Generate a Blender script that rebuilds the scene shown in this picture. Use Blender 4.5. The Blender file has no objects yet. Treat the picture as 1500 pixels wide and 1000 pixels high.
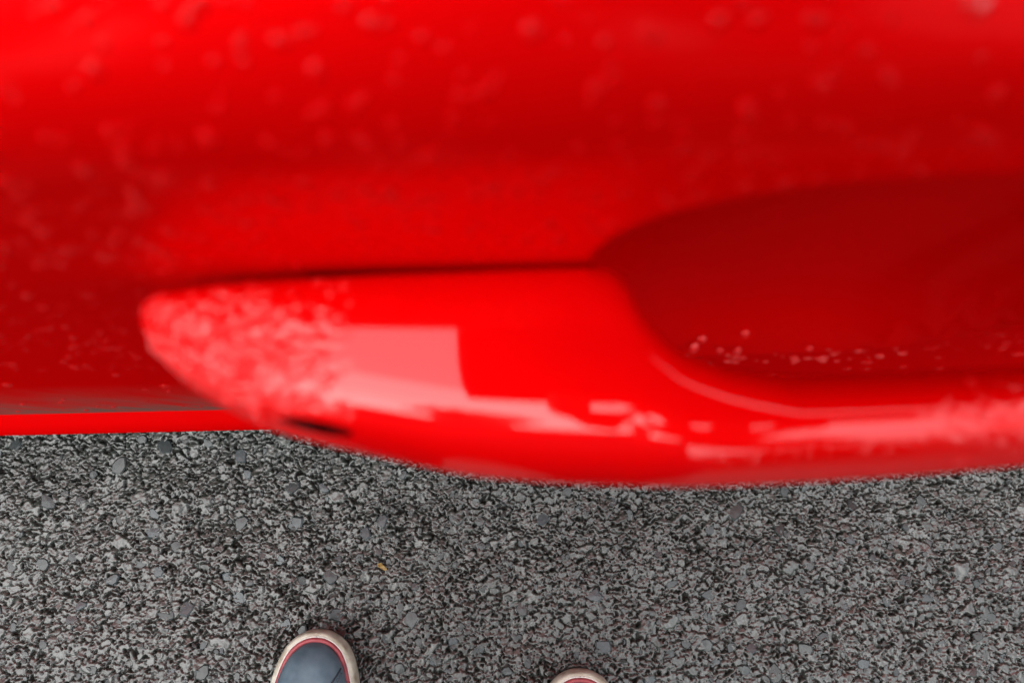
import bpy, math, random
import numpy as np
from mathutils import Matrix, Vector

sc = bpy.context.scene
R = math.radians

# ------------------------------------------------------------------ camera
cd = bpy.data.cameras.new("camera")
cam = bpy.data.objects.new("camera", cd)
sc.collection.objects.link(cam)
sc.camera = cam
cd.sensor_width = 36.0
cd.lens = 34.8
cd.clip_start = 0.005
cd.clip_end = 2000
cd.dof.use_dof = True
cd.dof.focus_distance = 1.02
cd.dof.aperture_fstop = 15.0
cam.matrix_world = Matrix.Translation((0, 0, 1.04)) @ Matrix.Rotation(R(9.8), 4, 'X') @ Matrix.Rotation(R(-1.3), 4, 'Z')

# ------------------------------------------------------------------ overcast sky and weak sun
SUN_EL, SUN_AZ = R(58), R(215)          # azimuth clockwise from +Y: behind-left of the photographer
w = bpy.data.worlds.new("World"); sc.world = w; w.use_nodes = True
nt = w.node_tree
bg = nt.nodes["Background"]
sky = nt.nodes.new("ShaderNodeTexSky"); sky.sky_type = 'NISHITA'; sky.sun_disc = False
sky.sun_elevation = SUN_EL; sky.sun_rotation = SUN_AZ
sky.dust_density = 1.5; sky.air_density = 1.0
hs = nt.nodes.new("ShaderNodeHueSaturation"); hs.inputs["Saturation"].default_value = 0.25
gm = nt.nodes.new("ShaderNodeGamma"); gm.inputs[1].default_value = .45      # cloud layer evens out the clear-sky gradient
nt.links.new(sky.outputs[0], gm.inputs[0]); nt.links.new(gm.outputs[0], hs.inputs["Color"]); hs.inputs["Value"].default_value = 4.0; 
# overcast luminance law: (1 + 2 sin elevation) / 3
wt = nt.nodes.new("ShaderNodeTexCoord"); wz = nt.nodes.new("ShaderNodeSeparateXYZ"); wm = nt.nodes.new("ShaderNodeMapRange")
wm.inputs["To Min"].default_value = 1/3; wm.inputs["To Max"].default_value = 1.0
nt.links.new(wt.outputs["Generated"], wz.inputs[0]); nt.links.new(wz.outputs["Z"], wm.inputs["Value"])
wv = nt.nodes.new("ShaderNodeVectorMath"); wv.operation = 'SCALE'
nt.links.new(hs.outputs[0], wv.inputs[0]); nt.links.new(wm.outputs[0], wv.inputs["Scale"]); nt.links.new(wv.outputs[0], bg.inputs[0])
bg.inputs[1].default_value = 0.13
sl = bpy.data.lights.new("sun", 'SUN'); sl.energy = .5; sl.angle = R(60); sl.color = (1, .97, .93)
so = bpy.data.objects.new("sun", sl); sc.collection.objects.link(so)
sd = Vector((math.sin(SUN_AZ)*math.cos(SUN_EL), math.cos(SUN_AZ)*math.cos(SUN_EL), math.sin(SUN_EL)))
so.rotation_euler = sd.to_track_quat('Z', 'Y').to_euler(); so.location = sd*20
vs = sc.view_settings
vs.view_transform = 'Standard'; vs.look = 'None'; vs.gamma = 1; vs.exposure = 1.5
sc.cycles.max_bounces = 8

rng = np.random.default_rng(7)

# ------------------------------------------------------------------ helpers
def mat(name, color=(.5, .5, .5), rough=.5, metal=0., coat=0., spec=.5, trans=0., ior=1.5, coat_rough=.03):
    m = bpy.data.materials.new(name); m.use_nodes = True
    b = m.node_tree.nodes["Principled BSDF"]
    b.inputs["Base Color"].default_value = (*color, 1)
    b.inputs["Roughness"].default_value = rough
    b.inputs["Metallic"].default_value = metal
    b.inputs["Coat Weight"].default_value = coat
    b.inputs["Coat Roughness"].default_value = coat_rough
    b.inputs["Specular IOR Level"].default_value = spec
    b.inputs["Transmission Weight"].default_value = trans
    b.inputs["IOR"].default_value = ior
    return m

def N(m, t, **kw):
    n = m.node_tree.nodes.new(t)
    for k, v in kw.items():
        if k in n.inputs: n.inputs[k].default_value = v
        else: setattr(n, k, v)
    return n
def L(m, a, b): m.node_tree.links.new(a, b)
def bsdf(m): return m.node_tree.nodes["Principled BSDF"]

def ramp_noise(m, scale, c0, c1, p0=.35, p1=.65, detail=6, coord="Object", target="Base Color"):
    tc = N(m, "ShaderNodeTexCoord"); no = N(m, "ShaderNodeTexNoise", Scale=scale, Detail=detail)
    r = N(m, "ShaderNodeValToRGB")
    r.color_ramp.elements[0].position = p0; r.color_ramp.elements[1].position = p1
    r.color_ramp.elements[0].color = (*c0, 1); r.color_ramp.elements[1].color = (*c1, 1)
    L(m, tc.outputs[coord], no.inputs["Vector"]); L(m, no.outputs["Fac"], r.inputs[0])
    if target: L(m, r.outputs[0], bsdf(m).inputs[target])
    return r
def bump_noise(m, scale, strength, dist=.001, detail=5):
    tc = N(m, "ShaderNodeTexCoord"); no = N(m, "ShaderNodeTexNoise", Scale=scale, Detail=detail)
    bp = N(m, "ShaderNodeBump", Strength=strength, Distance=dist)
    L(m, tc.outputs["Object"], no.inputs["Vector"]); L(m, no.outputs["Fac"], bp.inputs["Height"])
    L(m, bp.outputs[0], bsdf(m).inputs["Normal"])

def link(o, parent=None):
    sc.collection.objects.link(o)
    if parent is not None: o.parent = parent
    return o
def mesh_obj(name, v, f, m, parent=None, smooth=True):
    me = bpy.data.meshes.new(name)
    if isinstance(v, np.ndarray): v = v.tolist()
    if isinstance(f, np.ndarray): f = f.tolist()
    me.from_pydata(v, [], f); me.update()
    for mm in (m if isinstance(m, (list, tuple)) else [m]): me.materials.append(mm)
    me.polygons.foreach_set("use_smooth", [smooth]*len(me.polygons))
    return link(bpy.data.objects.new(name, me), parent)
def empty(name, loc=(0, 0, 0)):
    o = bpy.data.objects.new(name, None); o.location = loc; o.empty_display_size = .1
    return link(o)
def tag(o, label=None, cat=None, group=None, kind=None):
    for k, v in (("label", label), ("category", cat), ("group", group), ("kind", kind)):
        if v: o[k] = v
    return o
def grid_faces(nu, nv, wrap_v=False, flip=False):
    f = []
    for i in range(nu-1):
        for j in range(nv if wrap_v else nv-1):
            j2 = (j+1) % nv
            q = (i*nv+j, (i+1)*nv+j, (i+1)*nv+j2, i*nv+j2)
            f.append(q[::-1] if flip else q)
    return f
def box(x0, x1, y0, y1, z0, z1):
    v = [(x, y, z) for x in (x0, x1) for y in (y0, y1) for z in (z0, z1)]
    f = [(0, 1, 3, 2), (4, 6, 7, 5), (0, 4, 5, 1), (2, 3, 7, 6), (0, 2, 6, 4), (1, 5, 7, 3)]
    return v, f
def tube(path, r, n=10, closed=False):
    P = np.array(path, float); k = len(P)
    if closed: T = np.roll(P, -1, 0)-np.roll(P, 1, 0)
    else: T = np.gradient(P, axis=0)
    T /= np.linalg.norm(T, axis=1)[:, None]+1e-12
    up = np.array([0, 0, 1.]); A = np.cross(T, up)
    bad = np.linalg.norm(A, axis=1) < 1e-4; A[bad] = (1, 0, 0)
    A /= np.linalg.norm(A, axis=1)[:, None]; B = np.cross(A, T)
    rr = np.broadcast_to(np.asarray(r, float), (k,))
    a = np.linspace(0, 2*np.pi, n, endpoint=False)
    V = P[:, None, :] + rr[:, None, None]*(np.cos(a)[None, :, None]*A[:, None, :]+np.sin(a)[None, :, None]*B[:, None, :])
    f = grid_faces(k, n, True)
    if closed:
        b = (k-1)*n
        f += [(b+j, j, (j+1) % n, b+(j+1) % n) for j in range(n)]
    else:
        f += [tuple(range(n)), tuple(range((k-1)*n, k*n))[::-1]]
    return V.reshape(-1, 3).tolist(), f
def join(parts):
    v, f = [], []
    for a, b in parts:
        o = len(v); v += [tuple(p) for p in a]; f += [tuple(i+o for i in q) for q in b]
    return v, f
def pchip(xs, ys, x):
    xs = np.array(xs, float); ys = np.array(ys, float); h = np.diff(xs); d = np.diff(ys)/h
    m = np.zeros_like(xs); m[0], m[-1] = d[0], d[-1]
    for i in range(1, len(xs)-1):
        m[i] = 0 if d[i-1]*d[i] <= 0 else (h[i-1]+h[i])*2*d[i-1]*d[i]/((h[i-1]+h[i])*(d[i-1]+d[i]))
    x = np.clip(np.asarray(x, float), xs[0], xs[-1])
    i = np.clip(np.searchsorted(xs, x)-1, 0, len(h)-1)
    t = (x-xs[i])/h[i]
    return ((1+2*t)*(1-t)**2*ys[i] + t*(1-t)**2*h[i]*m[i] + t*t*(3-2*t)*ys[i+1] + t*t*(t-1)*h[i]*m[i+1])

# ------------------------------------------------------------------ materials
def paint_mat(name, low_streaks=False, grain=0., coat_ior=0., coat_rough=.15, rough=.42, flake=.38, bead=False):
    """solid red under pigment-tinted flake gloss, with a clear coat on top"""
    m = bpy.data.materials.new(name); m.use_nodes = True
    b = bsdf(m); m.node_tree.nodes.remove(b)
    out = m.node_tree.nodes["Material Output"]
    RED = (.84, .0004, .001, 1)
    dif = N(m, "ShaderNodeBsdfDiffuse"); dif.inputs["Color"].default_value = RED
    glo = N(m, "ShaderNodeBsdfGlossy", Roughness=rough); glo.inputs["Color"].default_value = (.95, .0008, .003, 1)
    clr = N(m, "ShaderNodeBsdfGlossy", Roughness=coat_rough); clr.inputs["Color"].default_value = (1, 1, 1, 1)
    m1 = N(m, "ShaderNodeMixShader"); m1.inputs[0].default_value = flake
    L(m, dif.outputs[0], m1.inputs[1]); L(m, glo.outputs[0], m1.inputs[2])
    fr = N(m, "ShaderNodeFresnel", IOR=coat_ior)
    m2 = N(m, "ShaderNodeMixShader"); m2.inputs[0].default_value = .003
    if coat_ior > 1:
        mn = N(m, "ShaderNodeMath", operation='MINIMUM'); mn.inputs[1].default_value = .085
        L(m, fr.outputs[0], mn.inputs[0]); L(m, mn.outputs[0], m2.inputs[0])
    L(m, m1.outputs[0], m2.inputs[1]); L(m, clr.outputs[0], m2.inputs[2])
    L(m, m2.outputs[0], out.inputs[0])
    tc = N(m, "ShaderNodeTexCoord")
    no = N(m, "ShaderNodeTexNoise", Scale=900., Detail=2.)
    L(m, tc.outputs["Object"], no.inputs["Vector"])
    bp = N(m, "ShaderNodeBump", Strength=.04+grain, Distance=.0004)
    L(m, no.outputs["Fac"], bp.inputs["Height"])
    for n_ in (dif, glo): L(m, bp.outputs[0], n_.inputs["Normal"])
    if bead:      # water film breaking into beads at both ends of the handle: relief of the film only
        sx = N(m, "ShaderNodeSeparateXYZ"); L(m, tc.outputs["Object"], sx.inputs[0])
        ma = N(m, "ShaderNodeMapRange"); L(m, sx.outputs["X"], ma.inputs["Value"]); ma.inputs["From Min"].default_value = -.024; ma.inputs["From Max"].default_value = -.042
        mb = N(m, "ShaderNodeMapRange"); L(m, sx.outputs["X"], mb.inputs["Value"]); mb.inputs["From Min"].default_value = .062; mb.inputs["From Max"].default_value = .08
        mx = N(m, "ShaderNodeMath", operation='MAXIMUM'); L(m, ma.outputs[0], mx.inputs[0]); L(m, mb.outputs[0], mx.inputs[1])
        wn = N(m, "ShaderNodeTexNoise", Scale=240., Detail=2., Distortion=1.5); L(m, tc.outputs["Object"], wn.inputs["Vector"])
        wb = N(m, "ShaderNodeBump", Distance=.0024); L(m, wn.outputs["Fac"], wb.inputs["Height"]); L(m, mx.outputs[0], wb.inputs["Strength"])
        L(m, wb.outputs[0], clr.inputs["Normal"]); L(m, wb.outputs[0], fr.inputs["Normal"])
    if low_streaks:      # grey-brown streaks mixed over the red, stronger towards the bottom and rear
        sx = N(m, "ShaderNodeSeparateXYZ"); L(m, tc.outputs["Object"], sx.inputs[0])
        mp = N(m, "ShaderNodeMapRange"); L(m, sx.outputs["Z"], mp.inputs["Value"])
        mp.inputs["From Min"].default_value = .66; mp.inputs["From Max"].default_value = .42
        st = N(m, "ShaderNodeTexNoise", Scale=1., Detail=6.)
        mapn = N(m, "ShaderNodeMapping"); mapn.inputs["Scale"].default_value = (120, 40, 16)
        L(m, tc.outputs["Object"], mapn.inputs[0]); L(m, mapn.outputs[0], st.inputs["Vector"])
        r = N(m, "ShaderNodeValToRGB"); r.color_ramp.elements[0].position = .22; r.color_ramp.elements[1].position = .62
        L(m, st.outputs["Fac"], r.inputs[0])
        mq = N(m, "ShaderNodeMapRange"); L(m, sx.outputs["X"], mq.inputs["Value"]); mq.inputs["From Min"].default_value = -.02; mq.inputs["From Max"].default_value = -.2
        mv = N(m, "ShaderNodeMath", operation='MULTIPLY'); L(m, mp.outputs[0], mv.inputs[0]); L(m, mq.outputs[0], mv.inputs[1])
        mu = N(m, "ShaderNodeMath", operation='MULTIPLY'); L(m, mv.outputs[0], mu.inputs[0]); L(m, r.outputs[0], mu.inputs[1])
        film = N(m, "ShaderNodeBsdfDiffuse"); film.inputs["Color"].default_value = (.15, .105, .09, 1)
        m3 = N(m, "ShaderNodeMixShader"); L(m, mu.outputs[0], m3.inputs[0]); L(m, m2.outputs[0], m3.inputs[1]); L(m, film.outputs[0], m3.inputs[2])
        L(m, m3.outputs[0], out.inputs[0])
    return m
PAINT = paint_mat("red_car_paint", low_streaks=True)
PAINT_H = paint_mat("red_handle_paint", coat_ior=1.6, coat_rough=.03, flake=.22, bead=True)
SILL = paint_mat("red_stone_guard_paint", grain=.8, flake=.15)
BLACK = mat("black_rubber", (.012, .012, .012), .55)
GASK = mat("matt_gasket_rubber", (.004, .003, .003), .95, spec=0.)
HOLE = mat("black_plastic", (.006, .005, .005), .6)
GLASS = mat("tinted_car_glass", (.03, .035, .035), .02, coat=1.)
CHROME = mat("wheel_alloy", (.55, .55, .56), .28, 1.)
WATER = mat("rain_water", (.90, .0008, .002), .02, trans=.4, ior=1.33, spec=.04)   # beads take the red of the paint beneath
LAMP_RED = mat("tail_lamp_plastic", (.35, .005, .005), .12, coat=1.)
LAMP_CLEAR = mat("headlamp_plastic", (.6, .62, .64), .08, coat=1.)

# ------------------------------------------------------------------ asphalt ground
def worley(px, py, cell, seed, jit=.9):
    """nearest and second nearest feature: F1, F2, offset to the feature and its random numbers"""
    def hsh(ix, iy, k):
        h = np.sin(ix*127.1+iy*311.7+k*74.7+seed*19.19)*43758.5453
        return h-np.floor(h)
    gx = np.floor(px/cell); gy = np.floor(py/cell)
    f1 = np.full(px.shape, 1e9); f2 = f1.copy(); dx1 = np.zeros_like(px); dy1 = np.zeros_like(px)
    r = [np.zeros_like(px) for _ in range(4)]
    for i in (-1, 0, 1):
        for j in (-1, 0, 1):
            ix, iy = gx+i, gy+j
            cx = (ix+.5+jit*(hsh(ix, iy, 1)-.5))*cell; cy = (iy+.5+jit*(hsh(ix, iy, 2)-.5))*cell
            dx, dy = px-cx, py-cy; d = np.hypot(dx, dy)
            c = d < f1
            f2 = np.where(c, f1, np.minimum(f2, d)); f1 = np.where(c, d, f1)
            dx1 = np.where(c, dx, dx1); dy1 = np.where(c, dy, dy1)
            for k in range(4): r[k] = np.where(c, hsh(ix, iy, 3+k), r[k])
    return f1, f2, dx1, dy1, r
def vnoise(px, py, cell, seed):
    gx = np.floor(px/cell); gy = np.floor(py/cell); fx = px/cell-gx; fy = py/cell-gy
    fx = fx*fx*(3-2*fx); fy = fy*fy*(3-2*fy)
    def h(ix, iy):
        s = np.sin(ix*269.5+iy*183.3+seed*7.7)*43758.5453; return s-np.floor(s)
    return (h(gx, gy)*(1-fx)+h(gx+1, gy)*fx)*(1-fy)+(h(gx, gy+1)*(1-fx)+h(gx+1, gy+1)*fx)*fy
def asphalt_h(px, py):
    wx = px+.0065*(vnoise(px, py, .0065, 1)-.5)+.0045*(vnoise(px, py, .0032, 5)-.5)
    wy = py+.0065*(vnoise(px, py, .0065, 2)-.5)+.0045*(vnoise(px, py, .0032, 6)-.5)
    wy = wy*1.3
    f1, f2, dx, dy, r = worley(wx, wy, .0088, 3)
    ed = f2-f1
    open_ = .0009+.0020*vnoise(px, py*1.5, .011, 21)**2          # crevices open and close
    edge = np.clip(ed/open_, 0, 1); edge = edge*edge*(3-2*edge)
    rim = np.exp(-((ed-open_*1.5)/.0006)**2)
    h = (r[0]-.5)*.0016 + (r[1]-.5)*.34*dx + (r[2]-.5)*.34*dy + rim*.0005
    h = h*edge + (edge-1)*.0042
    g1, g2, ex, ey, q = worley(wx, wy, .0165, 11)
    gd = g2-g1
    on = (q[3] > .95) * np.clip((gd-.0022)/.0014, 0, 1)
    hb = .0016+(q[1]-.5)*.2*ex+(q[2]-.5)*.2*ey + .0004*(vnoise(px, py, .004, 9)-.5)
    h = h*(1-on)+hb*on
    # thin wrinkles in the bitumen film
    k1, k2, _a, _b, kq = worley(wx*1.0+.37, wy+.11, .0036, 29)
    wr = np.clip((k2-k1)/.0006, 0, 1)*(1-on)+on
    h -= .0006*(1-wr)*(kq[0] > .6)
    h += .004*(vnoise(px, py, .030, 4)-.5)+.003*(vnoise(px, py, .11, 8)-.5) + .0006*(vnoise(px, py, .0022, 12)-.5)
    col = .46+.18*(r[3]-.5) + .18*rim
    col = col*(1-on) + on*(.50+.2*(q[0]-.5))
    col = np.clip(col, 0, 1)*np.maximum(edge, on)*(1-.3*(1-wr)*(kq[0] > .6))
    col *= .82+.36*vnoise(px+3.1, py*1.3, .16, 41)*vnoise(px, py, .05, 43)*2
    return h, np.clip(col, 0, 1)

ASPH = bpy.data.materials.new("wet_asphalt"); ASPH.use_nodes = True
b = bsdf(ASPH)
at = N(ASPH, "ShaderNodeAttribute", attribute_name="stone")
rp = N(ASPH, "ShaderNodeValToRGB")
rp.color_ramp.elements[0].color = (.0085, .0072, .0058, 1)
rp.color_ramp.elements[1].color = (.058, .077, .064, 1)
e = rp.color_ramp.elements.new(.45); e.color = (.019, .026, .020, 1)
tc = N(ASPH, "ShaderNodeTexCoord")
n1 = N(ASPH, "ShaderNodeTexNoise", Scale=700., Detail=6.)
L(ASPH, tc.outputs["Object"], n1.inputs["Vector"])
ad = N(ASPH, "ShaderNodeMath", operation='MULTIPLY_ADD'); L(ASPH, n1.outputs["Fac"], ad.inputs[0]); ad.inputs[1].default_value = .24
sb = N(ASPH, "ShaderNodeMath", operation='SUBTRACT'); L(ASPH, at.outputs["Fac"], sb.inputs[0]); sb.inputs[1].default_value = .12
L(ASPH, sb.outputs[0], ad.inputs[2]); L(ASPH, ad.outputs[0], rp.inputs[0]); L(ASPH, rp.outputs[0], b.inputs["Base Color"])
b.inputs["Roughness"].default_value = .5
b.inputs["Coat Weight"].default_value = .5; b.inputs["Coat Roughness"].default_value = .18; b.inputs["Coat IOR"].default_value = 1.4
cm = N(ASPH, "ShaderNodeMapRange"); L(ASPH, at.outputs["Fac"], cm.inputs["Value"]); cm.inputs["From Max"].default_value = .45; cm.inputs["To Min"].default_value = .05; cm.inputs["To Max"].default_value = 1.
L(ASPH, cm.outputs[0], b.inputs["Coat Weight"]); L(ASPH, cm.outputs[0], b.inputs["Specular IOR Level"])
bp = N(ASPH, "ShaderNodeBump", Strength=.35, Distance=.001)
L(ASPH, n1.outputs["Fac"], bp.inputs["Height"]); L(ASPH, bp.outputs[0], b.inputs["Normal"])

def ground_sheet(name, x0, x1, y0, y1, step, hole=None, dz=0., parent=None):
    xs = np.arange(x0, x1+step/2, step); ys = np.arange(y0, y1+step/2, step)
    X, Y = np.meshgrid(xs, ys, indexing="ij")
    H, C = asphalt_h(X, Y)
    V = np.stack([X, Y, H+dz], -1).reshape(-1, 3)
    nu, nv = len(xs), len(ys)
    idx = np.arange(nu*nv).reshape(nu, nv)
    F = np.stack([idx[:-1, :-1], idx[1:, :-1], idx[1:, 1:], idx[:-1, 1:]], -1).reshape(-1, 4)
    if hole:
        cx = (X[:-1, :-1]+step/2).ravel(); cy = (Y[:-1, :-1]+step/2).ravel()
        k = (cx > hole[0]) & (cx < hole[1]) & (cy > hole[2]) & (cy < hole[3])
        F = F[~k]
    me = bpy.data.meshes.new(name)
    me.vertices.add(len(V)); me.vertices.foreach_set("co", V.ravel().astype(np.float32))
    me.loops.add(len(F)*4); me.loops.foreach_set("vertex_index", F.ravel().astype(np.int32))
    me.polygons.add(len(F)); me.polygons.foreach_set("loop_start", np.arange(0, len(F)*4, 4, dtype=np.int32))
    me.polygons.foreach_set("loop_total", np.full(len(F), 4, dtype=np.int32))
    me.update(calc_edges=True)
    a = me.attributes.new("stone", 'FLOAT', 'POINT'); a.data.foreach_set("value", C.ravel().astype(np.float32))
    me.materials.append(ASPH)
    return link(bpy.data.objects.new(name, me), parent)

ground = ground_sheet("asphalt_ground", -.64, .64, -.30, .16, .001)
tag(ground, "wet dark grey asphalt of coarse aggregate", None, kind="structure")
ground_sheet("asphalt_apron", -1.5, 1.5, -1.2, .8, .004, hole=(-.63, .63, -.29, .15), dz=-.001, parent=ground)
FAR = mat("wet_asphalt_far", (.05, .051, .05), .35, coat=.5, coat_rough=.2)
ramp_noise(FAR, 160, (.012, .013, .012), (.05, .06, .052)); bump_noise(FAR, 220, .8, .004)
v = []; f = []
for (x0, x1, y0, y1) in ((-400, 400, .79, 400), (-400, 400, -400, -1.19), (-400, -1.49, -1.19, .79), (1.49, 400, -1.19, .79)):
    o = len(v); v += [(x0, y0, -.003), (x1, y0, -.003), (x1, y1, -.003), (x0, y1, -.003)]; f.append((o, o+1, o+2, o+3))
mesh_obj("asphalt_far_field", v, f, FAR, ground, False)

def ground_z(x, y): return float(asphalt_h(np.array([x]), np.array([y]))[0][0])

# aggregate stones: flat-topped chippings set in the binder
STONES = []
for i, c in enumerate(((.034, .046, .047), (.048, .066, .071), (.026, .035, .034))):
    m = mat("wet_stone", c, .45, coat=1., coat_rough=.2)
    m.node_tree.nodes["Principled BSDF"].inputs["Coat IOR"].default_value = 1.33
    ramp_noise(m, 260, tuple(k*.55 for k in c), tuple(k*1.25 for k in c), .3, .7, 8)
    bump_noise(m, 380, .3, .0008)
    STONES.append(m)
def stone_geo(seed, r=1., h=.45):
    g = np.random.default_rng(seed); n = int(g.integers(6, 9))
    a = np.sort(np.linspace(0, 2*np.pi, n, endpoint=False)+g.uniform(-.32, .32, n)); rad = g.uniform(.72, 1.08, n)
    el = g.uniform(.62, .95)
    def ring(s, z, t=0.): return [(math.cos(k)*q*s, math.sin(k)*q*s*el, z+t*math.cos(k+seed)) for k, q in zip(a, rad)]
    v = ring(1.0, -.5*h) + ring(1.02, .30*h, .04) + ring(.84, .86*h, .05) + [(g.uniform(-.1, .1), g.uniform(-.1, .1), h*.96)]
    f = []
    for k in range(2):
        f += [(k*n+i, k*n+(i+1) % n, (k+1)*n+(i+1) % n, (k+1)*n+i) for i in range(n)]
    f += [(2*n+i, 2*n+(i+1) % n, 3*n) for i in range(n)]
    return np.array(v)*r, f
stone_meshes = []
for i in range(18):
    v, f = stone_geo(i); me = bpy.data.meshes.new("stone"); me.from_pydata(v.tolist(), [], f)
    me.materials.append(STONES[i % 3]); stone_meshes.append(me)
pts = []
tries = 0
while len(pts) < 300 and tries < 60000:
    tries += 1
    x, y = rng.uniform(-.56, .56), rng.uniform(-.20, .105)
    if all((x-a)**2+(y-c)**2 > .017**2 for a, c in pts): pts.append((x, y))
for x, y in pts:
    o = bpy.data.objects.new("stone", stone_meshes[int(rng.integers(18))])
    s = float(rng.choice([.0055, .0065, .0075, .009, .0105], p=[.25, .3, .25, .14, .06]))
    o.location = (x, y, ground_z(x, y)-.0014); o.scale = (s, s, s*.6)
    o.rotation_euler = (rng.normal(0, .10), rng.normal(0, .10), rng.uniform(0, 6.28))
    link(o, ground)
# the fine chippings nobody could count
CH = mat("wet_chippings", (.06, .065, .065), .5, coat=.5, coat_rough=.3); bsdf(CH).inputs["Coat IOR"].default_value = 1.33
ramp_noise(CH, 130, (.012, .011, .010), (.10, .12, .12), .32, .68, 3); bump_noise(CH, 700, .25, .0006)
base = [stone_geo(100+i, 1., .6) for i in range(10)]
VV, FF, off = [], [], 0
nch = 1100
cxs = rng.uniform(-.62, .62, nch); cys = rng.uniform(-.28, .15, nch); czs = asphalt_h(cxs, cys)[0]
for i in range(nch):
    v, f = base[i % 10]; s = rng.uniform(.0018, .0040); a = rng.uniform(0, 6.28)
    tx, ty = rng.normal(0, .2, 2)
    p = v*s; c_, s_ = math.cos(a), math.sin(a)
    q = np.stack([p[:, 0]*c_-p[:, 1]*s_, p[:, 0]*s_+p[:, 1]*c_, p[:, 2]], 1)
    q[:, 2] += tx*q[:, 0]+ty*q[:, 1]
    q += (cxs[i], cys[i], czs[i]-.0002)
    VV.append(q); FF += [tuple(k+off for k in t) for t in f]; off += len(v)
tag(mesh_obj("fine_chippings", np.concatenate(VV), FF, CH, ground, False), kind="stuff")

# ------------------------------------------------------------------ the car
car = tag(empty("car", (0, .94, 0)), "glossy wet red car, its side and door handle filling the upper half", "car")
car.location = (0, 0, 0)
PZ = [.17, .34, .40, .55, .70, .80, .884, .911, .926, .932, .937, .942, .947, .953, .968, 1.005]
PY = [.100, .0765, .0705, .0595, .0500, .0445, .0408, .0401, .0402, .0409, .0428, .0462, .0514, .0592, .0725, .0870]
CX0 = 1.88
BX, BZ, BA, BB, BL, BN, BD = .075, .872, .0615, .0495, .135, 3.0, .031
def plan(x): return .16*(np.maximum(0, np.abs(np.asarray(x)+.25)-1.35)/.95)**2
def side_y(x, z):
    y = pchip(PZ, PY, z) + plan(x)
    r = (np.abs((x-BX)/BA)**BN + np.abs((z-BZ)/np.where(z > BZ, BB, BL))**BN)**(1/BN)
    d = np.clip(1-r**2, 0, 1)
    k = np.where(z > BZ, 6.5, 6.5-4.5*np.clip((BZ-z)/.05, 0, 1))
    return y + BD*(1-np.exp(-d*k))/(1-np.exp(-k))
FW, RW, WR, WZ = 1.28, -1.46, .315, .315
def z_bottom(x):
    z = .335 if -1.1 < x < .9 else .22
    for c in (FW, RW):
        d = abs(x-c)
        if d < .37: z = max(z, WZ+math.sqrt(.37**2-d*d))
    return z
def z_top(x):
    return float(np.interp(x, [-2.35, -1.85, 1.0, 1.4, 2.1], [.86, 1.005, 1.005, .95, .80]))
def panel(name, x0, x1, m, fine=False, mirror=False, step=.03):
    xs = np.arange(x0, x1, step)
    if fine:
        xs = np.concatenate([xs[(xs < .0)], np.arange(.0, .15, .0009), xs[xs > .151]])
    xs = np.unique(np.append(xs, x1))
    tz = np.concatenate([np.linspace(0, .45, 26)[:-1], np.linspace(.45, .72, 14)[:-1], np.linspace(.72, .89, 150 if fine else 12)[:-1], np.linspace(.89, 1, 34)])
    V = []
    for x in xs:
        zb, zt = z_bottom(float(x)), z_top(float(x))
        z = zb+(zt-zb)*tz
        y = side_y(np.full_like(z, x), z)
        if mirror: y = CX0-y
        V.append(np.stack([np.full_like(z, x), y, z], 1))
    o = mesh_obj(name, np.concatenate(V), grid_faces(len(xs), len(tz), flip=mirror), m, car)
    s = o.modifiers.new("thickness", 'SOLIDIFY'); s.thickness = .004; s.offset = -1
    return o
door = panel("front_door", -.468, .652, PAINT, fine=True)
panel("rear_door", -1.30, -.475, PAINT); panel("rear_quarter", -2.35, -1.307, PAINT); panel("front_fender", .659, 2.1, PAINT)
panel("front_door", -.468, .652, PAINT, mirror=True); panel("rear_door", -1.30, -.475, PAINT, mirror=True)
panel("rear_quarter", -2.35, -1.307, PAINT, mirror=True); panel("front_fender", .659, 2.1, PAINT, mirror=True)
door["label"] = "wet red front door skin with a recessed finger cup"

# sill under the doors: a stone-guarded ledge that sticks out and catches the sky
def sill(mirror):
    prof = [(.130, .335), (.0835, .333), (.0830, .312), (.0800, .304), (.0735, .292), (.0695, .278), (.0690, .262), (.0705, .240), (.082, .200), (.11, .175), (.20, .165), (.20, .30)]
    xs = np.linspace(-1.09, .91, 90)
    V = [[(x, (CX0-y) if mirror else y, z) for y, z in prof] for x in xs]
    v = [p for r in V for p in r]
    n = len(prof)
    f = grid_faces(len(xs), n, True, flip=not mirror) + [tuple(range(n))[::-1], tuple(range((len(xs)-1)*n, len(xs)*n))]
    o = mesh_obj("sill", v, f, SILL, car)
    bv = o.modifiers.new("round", 'BEVEL'); bv.width = .002; bv.segments = 2; bv.limit_method = 'ANGLE'
    return o
sill(False)["label"] = "bright red stone-guarded sill ledge below the door"
sill(True)
# under body, inner side and cabin floor keep the light out
v, f = join([box(-2.2, 1.95, .22, 1.66, .20, .55), box(-1.05, .86, .105, .21, .3, .93), box(-1.05, .86, 1.67, 1.775, .3, .93)])
mesh_obj("underbody", v, f, HOLE, car, False)
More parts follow.
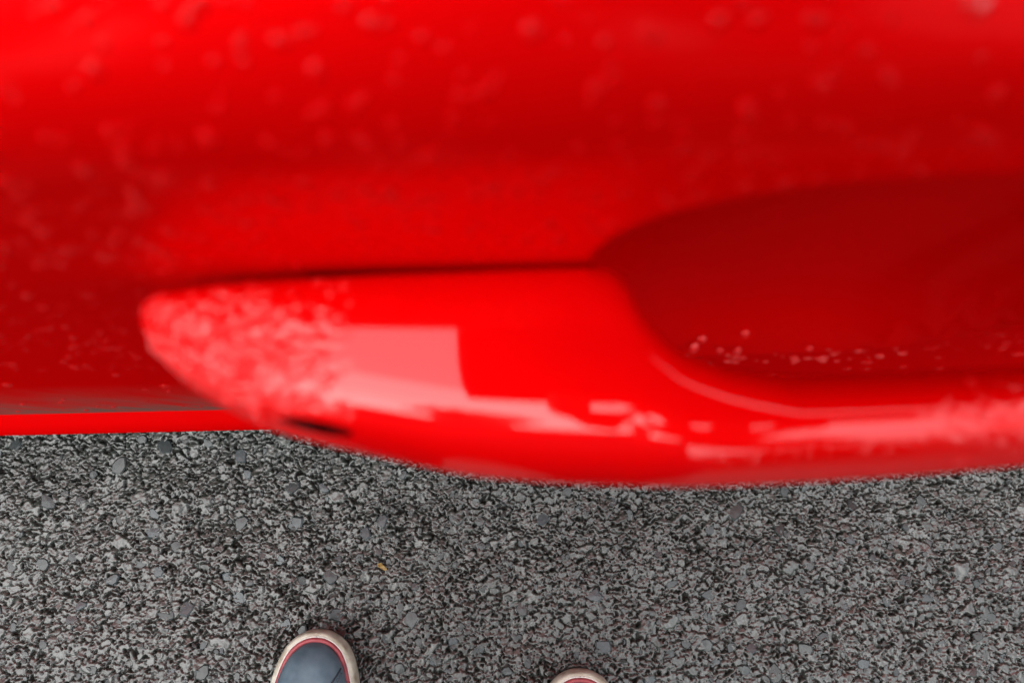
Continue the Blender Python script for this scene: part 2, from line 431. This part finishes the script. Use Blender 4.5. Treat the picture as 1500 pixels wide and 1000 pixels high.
# bonnet, boot, roof and end caps
def lid(name, xa, xb, m, dome=.04, n=20):
    xs = np.linspace(xa, xb, n); v = []
    for x in xs:
        zt = z_top(float(x)); y0 = float(side_y(np.array([x]), np.array([zt]))[0])+.003
        for s in np.linspace(0, 1, 17): v.append((x, y0+(CX0-2*y0)*s, zt+dome*math.sin(math.pi*s)**.7))
    return mesh_obj(name, v, grid_faces(n, 17), m, car)
lid("bonnet", .98, 2.1, PAINT); lid("boot_lid", -2.35, -1.80, PAINT)
def cap(name, x, m):
    v = []
    for z in np.linspace(.22, z_top(x), 12):
        y0 = float(side_y(np.array([x]), np.array([z]))[0])
        for s in np.linspace(0, 1, 17):
            v.append((x+(1 if x > 0 else -1)*(.10*math.sin(math.pi*s)**.6*(1-.3*abs(z-.5))), y0+(CX0-2*y0)*s, z + .04*math.sin(math.pi*s)**.7*(z-.22)/(z_top(x)-.22)))
    mesh_obj(name, v, grid_faces(12, 17), m, car)
cap("front_bumper", 2.1, PAINT); cap("rear_bumper", -2.35, PAINT)
for y in (.36, 1.32):
    v, f = box(2.12, 2.20, y, y+.22, .62, .74); o = mesh_obj("headlight", v, f, LAMP_CLEAR, car, False); o.modifiers.new("b", 'BEVEL').width = .03
    v, f = box(-2.45, -2.36, y, y+.2, .66, .8); o = mesh_obj("tail_light", v, f, LAMP_RED, car, False); o.modifiers.new("b", 'BEVEL').width = .03
def roofpt(x, s):
    z = 1.43-.05*((x+.45)/.9)**2; yi = .315
    return (x, yi+(CX0-2*yi)*s, z+.045*math.sin(math.pi*s)**.6)
xs = np.linspace(-1.25, .25, 24)
o = mesh_obj("roof", [roofpt(x, s) for x in xs for s in np.linspace(0, 1, 17)], grid_faces(24, 17), PAINT, car)
def quad_glass(name, a, b_, c, d, m=GLASS, th=.004):
    P = [np.array(k, float) for k in (a, b_, c, d)]; v = []
    for i in np.linspace(0, 1, 9):
        for j in np.linspace(0, 1, 9): v.append((P[0]*(1-i)+P[1]*i)*(1-j)+(P[3]*(1-i)+P[2]*i)*j)
    o = mesh_obj(name, [tuple(k) for k in v], grid_faces(9, 9), m, car)
    s = o.modifiers.new("thickness", 'SOLIDIFY'); s.thickness = th
    return o
yb, yt, zb, zt = .098, .318, 1.000, 1.40
for mir in (0, 1):
    M = (lambda y: CX0-y) if mir else (lambda y: y)
    quad_glass("side_window", (-.44, M(yb), zb), (.80, M(yb), zb), (.20, M(yt), zt), (-.44, M(yt), zt))
    quad_glass("side_window", (-1.45, M(yb), zb), (-.52, M(yb), zb), (-.52, M(yt), zt), (-1.15, M(yt), zt))
    quad_glass("door_pillar", (-.518, M(yb-.004), zb), (-.442, M(yb-.004), zb), (-.442, M(yt-.004), zt+.01), (-.518, M(yt-.004), zt+.01), BLACK, .008)
    quad_glass("windscreen_pillar", (.802, M(yb-.003), zb), (.93, M(yb-.003), zb), (.27, M(yt), zt+.02), (.202, M(yt), zt+.012), PAINT, .01)
    quad_glass("rear_pillar", (-1.80, M(yb-.003), zb), (-1.452, M(yb-.003), zb), (-1.152, M(yt), zt+.012), (-1.25, M(yt), zt+.02), PAINT, .01)
    v, f = tube([(x, M(.0905), 1.006) for x in np.linspace(-1.8, .95, 60)], .0065, 10); mesh_obj("belt_moulding", v, f, BLACK, car)
    v, f = tube([(x, M(.316), roofpt(x, 0)[2]-.004) for x in np.linspace(-1.25, .25, 40)], .012, 10); mesh_obj("roof_rail", v, f, PAINT, car)
quad_glass("windscreen", (.95, .11, zb), (.95, CX0-.11, zb), (.25, CX0-.33, 1.42), (.25, .33, 1.42))
quad_glass("rear_window", (-1.82, .11, zb), (-1.82, CX0-.11, zb), (-1.25, CX0-.33, 1.39), (-1.25, .33, 1.39))
# wheels
def wheel(x, y, sgn):
    w_ = bpy.data.objects.new("wheel", None); w_.location = (x, y, WR); link(w_, car)
    a = np.linspace(0, 2*np.pi, 49)[:-1]
    prof = [(.215, -.0), (.225, -.02), (.29, -.012), (.311, .01), (.3145, .04), (.3145, .15), (.29, .19), (.22, .19)]
    v = [(r*math.cos(t), sgn*d, r*math.sin(t)) for t in a for r, d in prof]; n = len(prof)
    f = grid_faces(48, n) + [((47*n+j), j, j+1, 47*n+j+1) for j in range(n-1)]
    mesh_obj("tyre", v, f, BLACK, w_)
    parts = []
    prof = [(.214, .0), (.205, .01), (.2, .12)]
    parts.append(([(r*math.cos(t), sgn*d, r*math.sin(t)) for t in a for r, d in prof], grid_faces(48, 3)+[(47*3+j, j, j+1, 47*3+j+1) for j in range(2)]))
    for k in range(5):
        t = k*2*math.pi/5+.3
        vv, ff = box(-.022, .022, 0, .025, .02, .208)
        vv = [(p[0]*math.cos(t)+p[2]*math.sin(t), sgn*(p[1]+.015-.02*p[2]), -p[0]*math.sin(t)+p[2]*math.cos(t)) for p in vv]
        parts.append((vv, ff))
    vv, ff = tube([(0, sgn*.01, 0), (0, sgn*.05, 0)], .045, 20); parts.append((vv, ff))
    vv, ff = join(parts); mesh_obj("rim", vv, ff, CHROME, w_, False)
for x in (FW, RW): wheel(x, .115, 1); wheel(x, CX0-.115, -1)

# ------------------------------------------------------------------ door handle
DH = .0012   # gap between handle foot and door skin
OX = [-.0636, -.0634, -.0625, -.0593, -.0527, -.0409, -.0235, -.0063, .0109, .0327, .0511, .0856, .115, .145, .170, .184, .1893, .190]
OY = [.0358, .0350, .0318, .0268, .0208, .0146, .0100, .0062, .0045, .0036, .0040, .0058, .0085, .0125, .020, .030, .0365, .0395]
IX = [-.0636, -.0625, -.058, -.045, -.020, .0160, .0185, .0208, .0239, .0278, .0378, .0486, .0812, .112, .123, .128, .131, .1335, .136, .190]
IY = [.0360, .0366, .0378, .0390, .0399, .0405, .0388, .0340, .0297, .0262, .0230, .0221, .0225, .0234, .0252, .0295, .0340, .0388, .0405, .0405]
def handle_loft():
    a = np.linspace(0, np.pi/2, 40)
    xs = np.unique(np.concatenate([-.0636+.022*(1-np.cos(a)), np.linspace(-.0416, .010, 50), np.linspace(.010, .045, 60), np.linspace(.045, .11, 40), np.linspace(.11, .168, 60), .190-.022*(1-np.cos(a))]))
    yo = pchip(OX, OY, xs); yi = pchip(IX, IY, xs)
    # smooth the corner of the foot a little
    hz = pchip([-.0636, -.062, -.057, -.045, -.02, .02, .05, .075, .10, .15, .175, .186, .190], [.0025, .0060, .0105, .0135, .0148, .0147, .0150, .0150, .0150, .0145, .0115, .007, .003], xs)
    zc = pchip([-.0636, -.02, .075, .17, .190], [.8715, .8712, .8705, .8712, .8715], xs)
    n = 72; t = np.linspace(0, 2*np.pi, n, endpoint=False)
    V = []
    for x, o, i, h, c in zip(xs, yo, yi, hz, zc):
        wdt = max((i-o)/2, .0002); cy = (i+o)/2
        grip = np.interp(x, [.0205, .045, .105, .133], [0, 1, 1, 0])
        ct, st = np.cos(t), np.sin(t)
        # inner side squarer, outer side rounder
        e_in = 2/ (4.0*(1-grip)+2.1*grip); e_out = 2/(2.9*(1-grip)+2.0*grip)
        ey = np.where(ct > 0, e_in, e_out)
        yy = cy+wdt*np.sign(ct)*np.abs(ct)**ey
        ez = np.where(ct > 0, e_in, e_out)
        zz = c+h*np.sign(st)*np.abs(st)**ez
        V.append(np.stack([np.full(n, x), yy, zz], 1))
    return np.array(V)
HV = handle_loft()
nu, nv = HV.shape[:2]
f = grid_faces(nu, nv, True, flip=True) + [tuple(range(nv)), tuple(range((nu-1)*nv, nu*nv))[::-1]]
handle = mesh_obj("door_handle", HV.reshape(-1, 3), f, PAINT_H, car)
handle["label"] = "shiny red pull handle with pale sky reflections"
# rubber gasket behind each foot and the dark slot under the cap
def gasket(xa, xb):
    xs = np.linspace(xa, xb, 30); v = []
    for x in xs:
        h = float(np.interp(x, [-.062, -.055, -.04, .02, .13, .17, .182, .188], [.001, .002, .003, .003, .003, .003, .002, .001]))
        for s in (-1, 1): v += [(x, .0385, .8712+s*h), (x, .0425, .8712+s*h)]
    n = len(xs); f = []
    for i in range(n-1):
        o = i*4; p = o+4
        f += [(o, p, p+1, o+1), (o+3, p+3, p+2, o+2), (o, o+2, p+2, p), (o+1, p+1, p+3, o+3)]
    mesh_obj("gasket", v, f, GASK, handle, False)
gasket(-.0350, .0140); gasket(.1345, .1885)
def outer_pt(x, frac):   # point on the handle skin: frac of the turn from inner (0) over top (.25) to outer (.5)
    i = int(np.argmin(np.abs(HV[:, 0, 0]-x))); j = int(round(frac*nv)) % nv
    p = HV[i, j]; du = HV[min(i+1, nu-1), j]-HV[max(i-1, 0), j]; dv = HV[i, (j+1) % nv]-HV[i, (j-1) % nv]
    n_ = np.cross(du, dv); n_ /= np.linalg.norm(n_)+1e-12
    c = HV[i].mean(0)
    if np.dot(n_, p-c) < 0: n_ = -n_
    return p, n_, du/(np.linalg.norm(du)+1e-12)
v = []
xs = np.linspace(-.0370, -.0255, 24)
for k, x in enumerate(xs):
    p, n_, tx = outer_pt(x, .382)
    ww = .0013*math.sqrt(max(0, 1-((k-11.5)/11.6)**2)); up = np.cross(tx, n_); up /= np.linalg.norm(up)
    for s in (-1, -.5, 0, .5, 1): v.append(tuple(p+n_*(.00035*(1-s*s)+.00005)+up*ww*s))
mesh_obj("cover_slot", v, grid_faces(24, 5), GASK, handle)

# rain drops
def drops(name, places, parent):
    V, F, off = [], [], 0
    nr, na = 4, 9
    for p, n_, r, fl in places:
        n_ = np.array(n_, float); t = np.cross(n_, (.31, .2, .93)); t /= np.linalg.norm(t); s = np.cross(n_, t)
        ring = []
        sq = rng.uniform(.75, 1.25)
        for k in range(nr):
            q = (k/nr)*math.pi/2
            for j in range(na):
                a = j*2*math.pi/na; rr = r*math.cos(q)
                ring.append(p+t*rr*math.cos(a)*sq+s*rr*math.sin(a)/sq+n_*(r*fl*math.sin(q)-.00008))
        ring.append(p+n_*r*fl)
        V.append(np.array(ring))
        for k in range(nr-1):
            F += [(off+k*na+j, off+k*na+(j+1) % na, off+(k+1)*na+(j+1) % na, off+(k+1)*na+j) for j in range(na)]
        F += [(off+(nr-1)*na+j, off+(nr-1)*na+(j+1) % na, off+nr*na) for j in range(na)]
        F.append(tuple(off+j for j in range(na))[::-1])
        off += len(ring)
    return tag(mesh_obj(name, np.concatenate(V), F, WATER, parent), kind="stuff")
pl = []
def door_drop(x, z, r, fl=.38):
    e = .0008; y = lambda a, c: float(side_y(np.array([a]), np.array([c]))[0])
    n_ = np.array([(y(x+e, z)-y(x-e, z))/(2*e), -1., (y(x, z+e)-y(x, z-e))/(2*e)])
    n_ /= np.linalg.norm(n_)
    return (np.array([x, y(x, z), z]), n_, r, fl)
for k in range(2600):
    x, z = (rng.uniform(-.085, .10), rng.uniform(.885, .968)) if k < 900 else (rng.uniform(-.16, .22), rng.uniform(.72, .985))
    r_ = (abs((x-BX)/BA)**BN + abs((z-BZ)/(BB if z > BZ else BL))**BN)**(1/BN)
    if r_ < 1.05: continue
    pl.append(door_drop(x, z, float(np.clip(rng.lognormal(-7.3, .36), .0003, .0012))))
for _ in range(160):
    pl.append(door_drop(rng.uniform(-.45, .3), rng.uniform(.40, .74), rng.uniform(.0007, .0022)))
drops("rain_drops", pl, door)
BEAD = mat("rain_bead_on_red", (.85, .001, .002), .3, coat=1., coat_rough=.05, spec=.1)   # gloss of the water over the red beneath
bsdf(BEAD).inputs["Coat IOR"].default_value = 1.6
pl = []
for x, z in ((.0335, .9515), (.0365, .9518), (.0395, .952), (.0425, .9525), (.0505, .9522), (.0535, .9516), (-.0255, .9532), (-.0108, .9535), (.0475, .947)):
    for _ in range(4): pl.append(door_drop(x+rng.normal(0, .0008), z+rng.normal(0, .0006), rng.uniform(.0009, .0017), .3))
for _ in range(46): pl.append(door_drop(rng.uniform(.045, .13), rng.uniform(.688, .742), rng.uniform(.0007, .0017), .4))
o = drops("rain_drops", pl, door); o.data.materials[0] = BEAD
pl = []
for _ in range(120):
    x = -.060+.034*rng.random()**1.5; fq = rng.uniform(.10, .40)
    if -.043 < x < -.020 and fq > .32: continue
    p, n_, _t = outer_pt(x, fq); pl.append((p, n_, rng.uniform(.0004, .0013), .40))
for _ in range(40):
    x = rng.uniform(.07, .14); p, n_, _t = outer_pt(x, rng.uniform(.10, .40)); pl.append((p, n_, rng.uniform(.0004, .0010), .40))
drops("rain_drops", pl, handle).data.materials[0] = BEAD

# ------------------------------------------------------------------ person with sneakers, holding a phone
LEATHER = mat("navy_leather", (.055, .075, .105), .5, spec=.45)
ramp_noise(LEATHER, 60, (.060, .110, .145), (.13, .20, .245), .3, .75, 8); bump_noise(LEATHER, 700, .25, .0006, 6)
PIPE = mat("crimson_rubber", (.33, .045, .06), .5); ramp_noise(PIPE, 90, (.24, .035, .05), (.40, .075, .085))
RUB = mat("dirty_cream_rubber", (.5, .42, .33), .6); ramp_noise(RUB, 75, (.27, .235, .16), (.62, .63, .52), .28, .60, 8); bump_noise(RUB, 400, .3, .0008)
LINE = mat("off_white_rubber", (.66, .66, .60), .55)
OUTS = mat("grey_outsole", (.06, .055, .05), .8)
THREAD = mat("grey_thread", (.11, .13, .16), .7)
SEAM = mat("dark_seam_leather", (.03, .04, .055), .55)
LACE = mat("white_lace", (.6, .6, .58), .8)
DENIM = mat("dark_denim", (.02, .026, .045), .85); bump_noise(DENIM, 900, .4, .001)
COAT = mat("black_jacket_cloth", (.012, .012, .014), .75); bump_noise(COAT, 500, .4, .001)
SKIN = mat("skin", (.45, .27, .2), .5); bsdf(SKIN).inputs["Subsurface Weight"].default_value = .08
HAIR = mat("dark_brown_hair", (.02, .012, .008), .6); bump_noise(HAIR, 300, .8, .003)

person = tag(empty("person", (-.07, -.32, 0)), "person in navy leather sneakers with cream soles, only the shoe toes in view", "person")
PO = Vector((-.07, -.32, 0))

TT = [0, .0006, .003, .008, .018, .035, .06, .10, .15, .20, .25, .275, .286, .2895, .290]
TW = [0, .0065, .0142, .0225, .0315, .0390, .0448, .0485, .0445, .0370, .0345, .0290, .0185, .0085, 0]
def shoe(name, toe, yaw, lean, label):
    s = bpy.data.objects.new(name, None); s.location = Vector((toe[0], toe[1], .003))-PO; s.rotation_euler = (0, 0, yaw); link(s, person)
    s["label"] = label
    ts = np.unique(np.concatenate([.09*np.linspace(0, 1, 36)**2.4, np.linspace(.09, .25, 28), .29-.04*np.linspace(0, 1, 24)**2.4]))
    wd = pchip(TT, TW, ts)
    # closed outline, left side forward then right side back
    asym = lean*.012*np.sin(np.clip(ts/.12, 0, 1)*math.pi/2)       # toe leans to the big-toe side
    Lf = np.stack([-wd+asym, -ts], 1)[::-1]; Rt = np.stack([wd+asym, -ts], 1)[1:-1]
    O = np.concatenate([Lf, Rt]); n = len(O)
    tan = np.roll(O, -1, 0)-np.roll(O, 1, 0); tan /= np.linalg.norm(tan, axis=1)[:, None]
    nor = np.stack([-tan[:, 1], tan[:, 0]], 1)
    cen = np.array([asym.mean(), -.145])
    if np.mean(np.sum(nor*(O-cen), 1)) < 0: nor = -nor
    for _ in range(3): nor = (np.roll(nor, 1, 0)+nor*2+np.roll(nor, -1, 0))/4
    spring = lambda y: .010*np.clip(1-(-y)/.07, 0, 1)**2
    def ring(inset, z):
        # shrink towards the axis at the ends so that insets never cross
        q = O-nor*inset
        return np.column_stack([q, z+spring(q[:, 1])])
    def band(nm, rings, m, lid=False, bottom=False):
        V = np.concatenate(rings); k = len(rings)
        f = grid_faces(k, n, True)
        if lid: f.append(tuple(range((k-1)*n, k*n)))
        if bottom: f.append(tuple(range(n))[::-1])
        return mesh_obj(nm, V, f, m, s)
    band("outsole", [ring(.0022, .0), ring(.0012, .001), ring(.0012, .0055)], OUTS, bottom=True)
    wob = lambda seed: ring(0, 0)
    band("sole", [ring(.0014, .0052), ring(.0003, .009), ring(.0, .016), ring(.0004, .022), ring(.0016, .0262), ring(.0028, .0286), ring(.0048, .0294)], RUB)
    band("welt", [ring(.0046, .0288), ring(.0052, .0302), ring(.0062, .0303), ring(.0068, .0290)], LINE)
    P = ring(.0086, .0305); v, f = tube(P, .0023, 10, True); mesh_obj("piping", v, f, PIPE, s)
    # leather upper
    us = np.unique(np.concatenate([.0103+.09*np.linspace(0, 1, 30)**2.0, np.linspace(.10, .2785, 30)]))
    hh = pchip([.0103, .016, .03, .06, .10, .15, .19, .24, .27, .2785], [.002, .012, .024, .033, .044, .062, .072, .07, .062, .055], us)
    ws = np.maximum(pchip(TT, TW, us-.0083)-.0093+.0025, .0012)
    ws = np.minimum(ws, pchip(TT, TW, us)-.0086)
    ws = np.maximum(ws, .001)
    sa = pchip(ts, asym, us)
    m_ = 33; V = []
    for u, h, w0, a0 in zip(us, hh, ws, sa):
        th = np.linspace(0, math.pi, m_)
        xx = -np.cos(th); xx = np.sign(xx)*np.abs(xx)**.85; zz = np.sin(th)**.72
        sp = .010*max(0, 1-u/.07)**2
        V.append(np.column_stack([a0+w0*xx, np.full(m_, -u), .028+sp+h*zz]))
    V = np.array(V)
    f = grid_faces(len(us), m_)+[tuple(range(m_))]
    mesh_obj("upper", V.reshape(-1, 3), f, LEATHER, s)
    def up(u, q, lift=0.):     # q -1..1 across the upper
        i = int(np.argmin(np.abs(us-u))); j = q*(m_-1)/2+(m_-1)/2; j0 = int(np.clip(math.floor(j), 0, m_-2)); p = V[i, j0]*(1-(j-j0))+V[i, j0+1]*(j-j0)
        return np.array([p[0], -u, p[2]+lift])
    # stitched panel edges running back from the toe on both sides
    for sg in ((1,) if lean < 0 else (-1,)):
        path = [(.034, .80), (.040, .58), (.047, .42), (.055, .28), (.065, .18), (.075, .12)]
        uu = np.linspace(.034, .075, 40); qq = pchip([a for a, c in path], [c for a, c in path], uu)*sg
        pts = np.array([up(a, c, .0004) for a, c in zip(uu, qq)])
        for _ in range(3): pts[1:-1] = (pts[:-2]+pts[1:-1]*2+pts[2:])/4
        v, f = tube(pts, .0009, 8); mesh_obj("seam", v, f, SEAM, s)
        st = []
        for rowo in (.05, .11):
            p2 = np.array([up(a+.002, min(.97, abs(c)+rowo)*sg, .0004) for a, c in zip(uu, qq)])
            for _ in range(3): p2[1:-1] = (p2[:-2]+p2[1:-1]*2+p2[2:])/4
            for i in range(0, 37, 2):
                st.append(tube([p2[i], (p2[i]+p2[i+1])/2+(0, 0, .0003), p2[i+1]], .00045, 6))
        v, f = join(st); mesh_obj("stitching", v, f, THREAD, s)
    for u in (.105, .122, .139, .156):
        pts = [up(u+.004*abs(q), q, .002) for q in np.linspace(-.45, .45, 9)]
        v, f = tube(pts, .0028, 8); mesh_obj("lace", v, f, LACE, s)
    return s
shoe("shoe", (-.1965, -.1090), R(-3), -.35, "navy leather sneaker on the left, rounded toe and crimson piping fully in view")
shoe("shoe", (.0590, -.1520), R(-2), .35, "sneaker on the right, only the cream toe rim and crimson piping in view")

# body: one skin surface through the joints
J = {}; E_ = []
def jn(k, p, r, par=None, mi=0):
    J[k] = (Vector(p), r, mi)
    if par: E_.append((par, k))
cx, cy = -.07, -.36
jn("pelvis", (cx, cy, .95), (.155, .115))
jn("waist", (cx, cy, 1.07), (.145, .105), "pelvis", 1)
jn("chest", (cx, cy-.005, 1.28), (.165, .115), "waist", 1)
jn("neckb", (cx, cy-.0, 1.45), (.075, .07), "chest", 1)
jn("neck", (cx, cy+.03, 1.51), (.052, .055), "neckb", 2)
jn("head1", (cx, cy+.075, 1.565), (.066, .078), "neck", 2)
jn("head2", (cx, cy+.085, 1.63), (.073, .088), "head1", 2)
jn("head3", (cx, cy+.075, 1.695), (.06, .07), "head2", 2)
for sg, fx, fy in ((-1, -.2010, -.1065), (1, .0602, -.1480)):
    k = "l" if sg < 0 else "r"
    jn(k+"hip", (cx+sg*.095, cy, .88), (.088, .095), "pelvis")
    jn(k+"knee", ((cx+sg*.1+fx)/2, cy+.03, .5), (.058, .062), k+"hip")
    jn(k+"calf", ((cx+sg*.1+fx*3)/4, cy-.0, .34), (.056, .062), k+"knee")
    jn(k+"ankle", (fx, fy-.225, .105), (.048, .055), k+"calf")
    jn(k+"hem", (fx, fy-.215, .062), (.052, .06), k+"ankle")
    jn(k+"sho", (cx+sg*.185, cy-.005, 1.40), (.062, .062), "chest", 1)
    hx = .055 + sg*.085
    if sg < 0:
        ax = cx-.265
        jn("lelb", (ax-.015, cy-.02, 1.11), (.045, .045), "lsho", 1); jn("lcuf", (ax-.01, cy+.05, .90), (.033, .033), "lelb", 1)
        jn("lwri", (ax-.008, cy+.06, .87), (.020, .026), "lcuf", 2); jn("lpal", (ax, cy+.07, .82), (.016, .032), "lwri", 2)
        jn("lknu", (ax+.004, cy+.075, .79), (.014, .034), "lpal", 2)
        for q in range(4):
            yq = cy+.105-.02*q; ln = (.9, 1., .95, .75)[q]
            jn(f"lf{q}a", (ax+.008, yq, .76), (.0085, .0085), "lknu", 2); jn(f"lf{q}b", (ax+.014, yq+.002, .76-.026*ln), (.0078, .0078), f"lf{q}a", 2)
            jn(f"lf{q}c", (ax+.024, yq+.003, .76-.044*ln), (.0068, .0068), f"lf{q}b", 2)
        jn("ltha", (ax+.012, cy+.108, .81), (.0115, .0115), "lpal", 2); jn("lthb", (ax+.02, cy+.122, .785), (.0095, .0095), "ltha", 2)
        continue
    jn("relb", (cx+.27, cy-.03, 1.12), (.045, .045), "rsho", 1)
    jn("rcuf", (.090, -.155, 1.050), (.033, .030), "relb", 1)
    jn("rwri", (.078, -.118, 1.048), (.026, .018), "rcuf", 2)
    jn("rpal", (.060, -.068, 1.044), (.034, .014), "rwri", 2)
    jn("rknu", (.051, -.042, 1.041), (.036, .011), "rpal", 2)
    for q in range(4):
        px = .019+.0225*q; ln = (.9, 1., .95, .75)[q]
        jn(f"rf{q}a", (px, -.018, 1.0405), (.0080, .0080), "rknu", 2)
        jn(f"rf{q}b", (px+.001, -.018+.026*ln, 1.0395), (.0076, .0076), f"rf{q}a", 2)
        jn(f"rf{q}c", (px+.001, -.018+.044*ln, 1.0405), (.0066, .0066), f"rf{q}b", 2)
    jn("rtha", (.098, -.045, 1.058), (.0115, .011), "rpal", 2)
    jn("rthb", (.100, -.005, 1.0665), (.0095, .0095), "rtha", 2)
    jn("rthc", (.096, .022, 1.0665), (.0085, .0080), "rthb", 2)
keys = list(J); ix = {k: i for i, k in enumerate(keys)}
me = bpy.data.meshes.new("body")
me.from_pydata([tuple(J[k][0]-PO) for k in keys], [(ix[a], ix[c]) for a, c in E_], []); me.update()
body = link(bpy.data.objects.new("body", me), person)
sk = body.modifiers.new("skin", 'SKIN')
for i, k in enumerate(keys):
    me.skin_vertices[0].data[i].radius = J[k][1]; me.skin_vertices[0].data[i].use_root = (k == "pelvis")
ss = body.modifiers.new("sub", 'SUBSURF'); ss.levels = 2; ss.render_levels = 2
dg = bpy.context.evaluated_depsgraph_get()
nm = bpy.data.meshes.new_from_object(body.evaluated_get(dg)); nm.name = "body"
body.modifiers.clear(); body.data = nm
nm.materials.clear()
for m in (DENIM, COAT, SKIN): nm.materials.append(m)
jp = np.array([tuple(J[k][0]-PO) for k in keys]); jm = np.array([J[k][2] for k in keys])
segs = [(jp[ix[a]], jp[ix[c]], jm[ix[c]], min(J[a][1][0], J[c][1][0])) for a, c in E_]
for p in nm.polygons:
    c = np.array(p.center); best = None
    for a, d, mi, rd in segs:
        ab = d-a; t = np.clip(np.dot(c-a, ab)/(np.dot(ab, ab)+1e-9), 0, 1); dist = np.linalg.norm(c-(a+ab*t))/rd
        if best is None or dist < best[0]: best = (dist, mi)
    p.material_index = int(best[1]); p.use_smooth = True
# hair shell and face
def ell(c, r, cut=None, n=24):
    v = []; 
    for i in range(n//2+1):
        t = math.pi*i/(n//2)
        for j in range(n):
            a = 2*math.pi*j/n
            p = [math.sin(t)*math.cos(a), math.sin(t)*math.sin(a), math.cos(t)]
            if cut: p = cut(p)
            v.append((c[0]+r[0]*p[0]-PO.x, c[1]+r[1]*p[1]-PO.y, c[2]+r[2]*p[2]))
    return v, grid_faces(n//2+1, n, True)
v, f = ell((cx, cy+.06, 1.66), (.087, .105, .10), lambda p: [p[0], p[1]*(.8 if p[1] > 0 else 1), max(p[2], -.75 if p[1] < .1 else .25)])
mesh_obj("hair", v, f, HAIR, person)
v, f = ell((cx, cy+.165, 1.585), (.013, .022, .022)); mesh_obj("nose", v, f, SKIN, person)
for sg in (-1, 1):
    v, f = ell((cx+sg*.03, cy+.155, 1.612), (.013, .010, .009)); mesh_obj("eye", v, f, HAIR, person)
    v, f = ell((cx+sg*.083, cy+.07, 1.61), (.012, .022, .034)); mesh_obj("ear", v, f, SKIN, person)
v, f = ell((cx, cy+.15, 1.545), (.024, .012, .007)); mesh_obj("mouth", v, f, PIPE, person)

# phone above the lens
ph = tag(empty("phone", (.063, .041, 1.0525)), "black phone held flat in one hand above the shoes", "phone")
v, f = box(-.077, .077, -.041, .041, -.004, .004); o = mesh_obj("phone_body", v, f, HOLE, ph, False)
bv = o.modifiers.new("round", 'BEVEL'); bv.width = .003; bv.segments = 3
v, f = box(-.072, .072, -.036, .036, .0042, .0046); mesh_obj("screen", v, f, GLASS, ph, False)

# ------------------------------------------------------------------ unseen row of leaves, added to darken the door, recess and grip
LEAFG = mat("hedge_leaf", (.045, .085, .025), .5); ramp_noise(LEAFG, 3, (.03, .06, .018), (.075, .12, .035))
TWIG = mat("hedge_twig", (.03, .022, .015), .9)
shade_hedge = tag(empty("shade_hedge", (0, -4.2, 0)), "unseen tall row of green leaves, added across the lane to darken the car", "shade_hedge")
n = 15000
hx_ = rng.uniform(-9, 9, n); t_ = rng.random(n); top_ = 2.35+.35*np.sin(hx_*1.3)+.25*np.sin(hx_*3.7+1)+.15*np.sin(hx_*9.1)
hz_ = top_*np.sqrt(t_); hy_ = rng.choice([-1, 1], n)*(.45-.12*(hz_/2.6))+rng.normal(0, .07, n)
cr = rng.random(n) < .3; hz_[cr] = top_[cr]-np.abs(rng.normal(0, .07, cr.sum())); hy_[cr] = rng.uniform(-.4, .4, cr.sum())
A = rng.normal(0, 1, (n, 3)); A /= np.linalg.norm(A, axis=1)[:, None]; B = np.cross(A, rng.normal(0, 1, (n, 3))); B /= np.linalg.norm(B, axis=1)[:, None]
S = rng.uniform(.05, .10, n)[:, None]; P0 = np.stack([hx_, hy_, hz_], 1)
V = np.stack([P0-A*S, P0+B*S*.5, P0+A*S, P0-B*S*.5], 1).reshape(-1, 3)
tag(mesh_obj("foliage", V, np.arange(4*n).reshape(-1, 4), LEAFG, shade_hedge, False), kind="stuff")
tw = []
for k in range(360):
    x0 = -9+18*(k+.5)/360; a_ = rng.uniform(-.3, .3); hh = rng.uniform(1.7, 2.4)
    tw.append(tube([(x0, rng.uniform(-.15, .15), -.02), (x0+a_*.4, rng.uniform(-.2, .2), hh*.5), (x0+a_, rng.uniform(-.25, .25), hh)], [.05, .045, .03], 5))
v, f = join(tw); mesh_obj("stems", v, f, TWIG, shade_hedge)

# ------------------------------------------------------------------ fleck of yellow leaf
LEAF = mat("dry_yellow_leaf", (.42, .22, .035), .6); ramp_noise(LEAF, 300, (.36, .24, .06), (.16, .09, .03))
lx, ly = -.1383, -.0519; lz = ground_z(lx, ly)+.0032
pts = [(-.006, .0045), (-.001, .0055), (.003, .0015), (.0065, -.002), (.005, -.0048), (.0005, -.003), (-.003, -.0005), (-.0055, .001)]
top = [(a, c, .0008*math.sin(a*900)) for a, c in pts]; bot = [(a, c, k-.0004) for a, c, k in top]
n = len(pts)
o = mesh_obj("leaf_scrap", top+bot, [tuple(range(n)), tuple(range(n, 2*n))[::-1]]+[(i, i+n, (i+1) % n+n, (i+1) % n) for i in range(n)], LEAF, None, False)
o.location = (lx, ly, lz); o.scale = (.8, .8, 1)
tag(o, "tiny scrap of dry yellow leaf lying on the wet asphalt", "leaf")
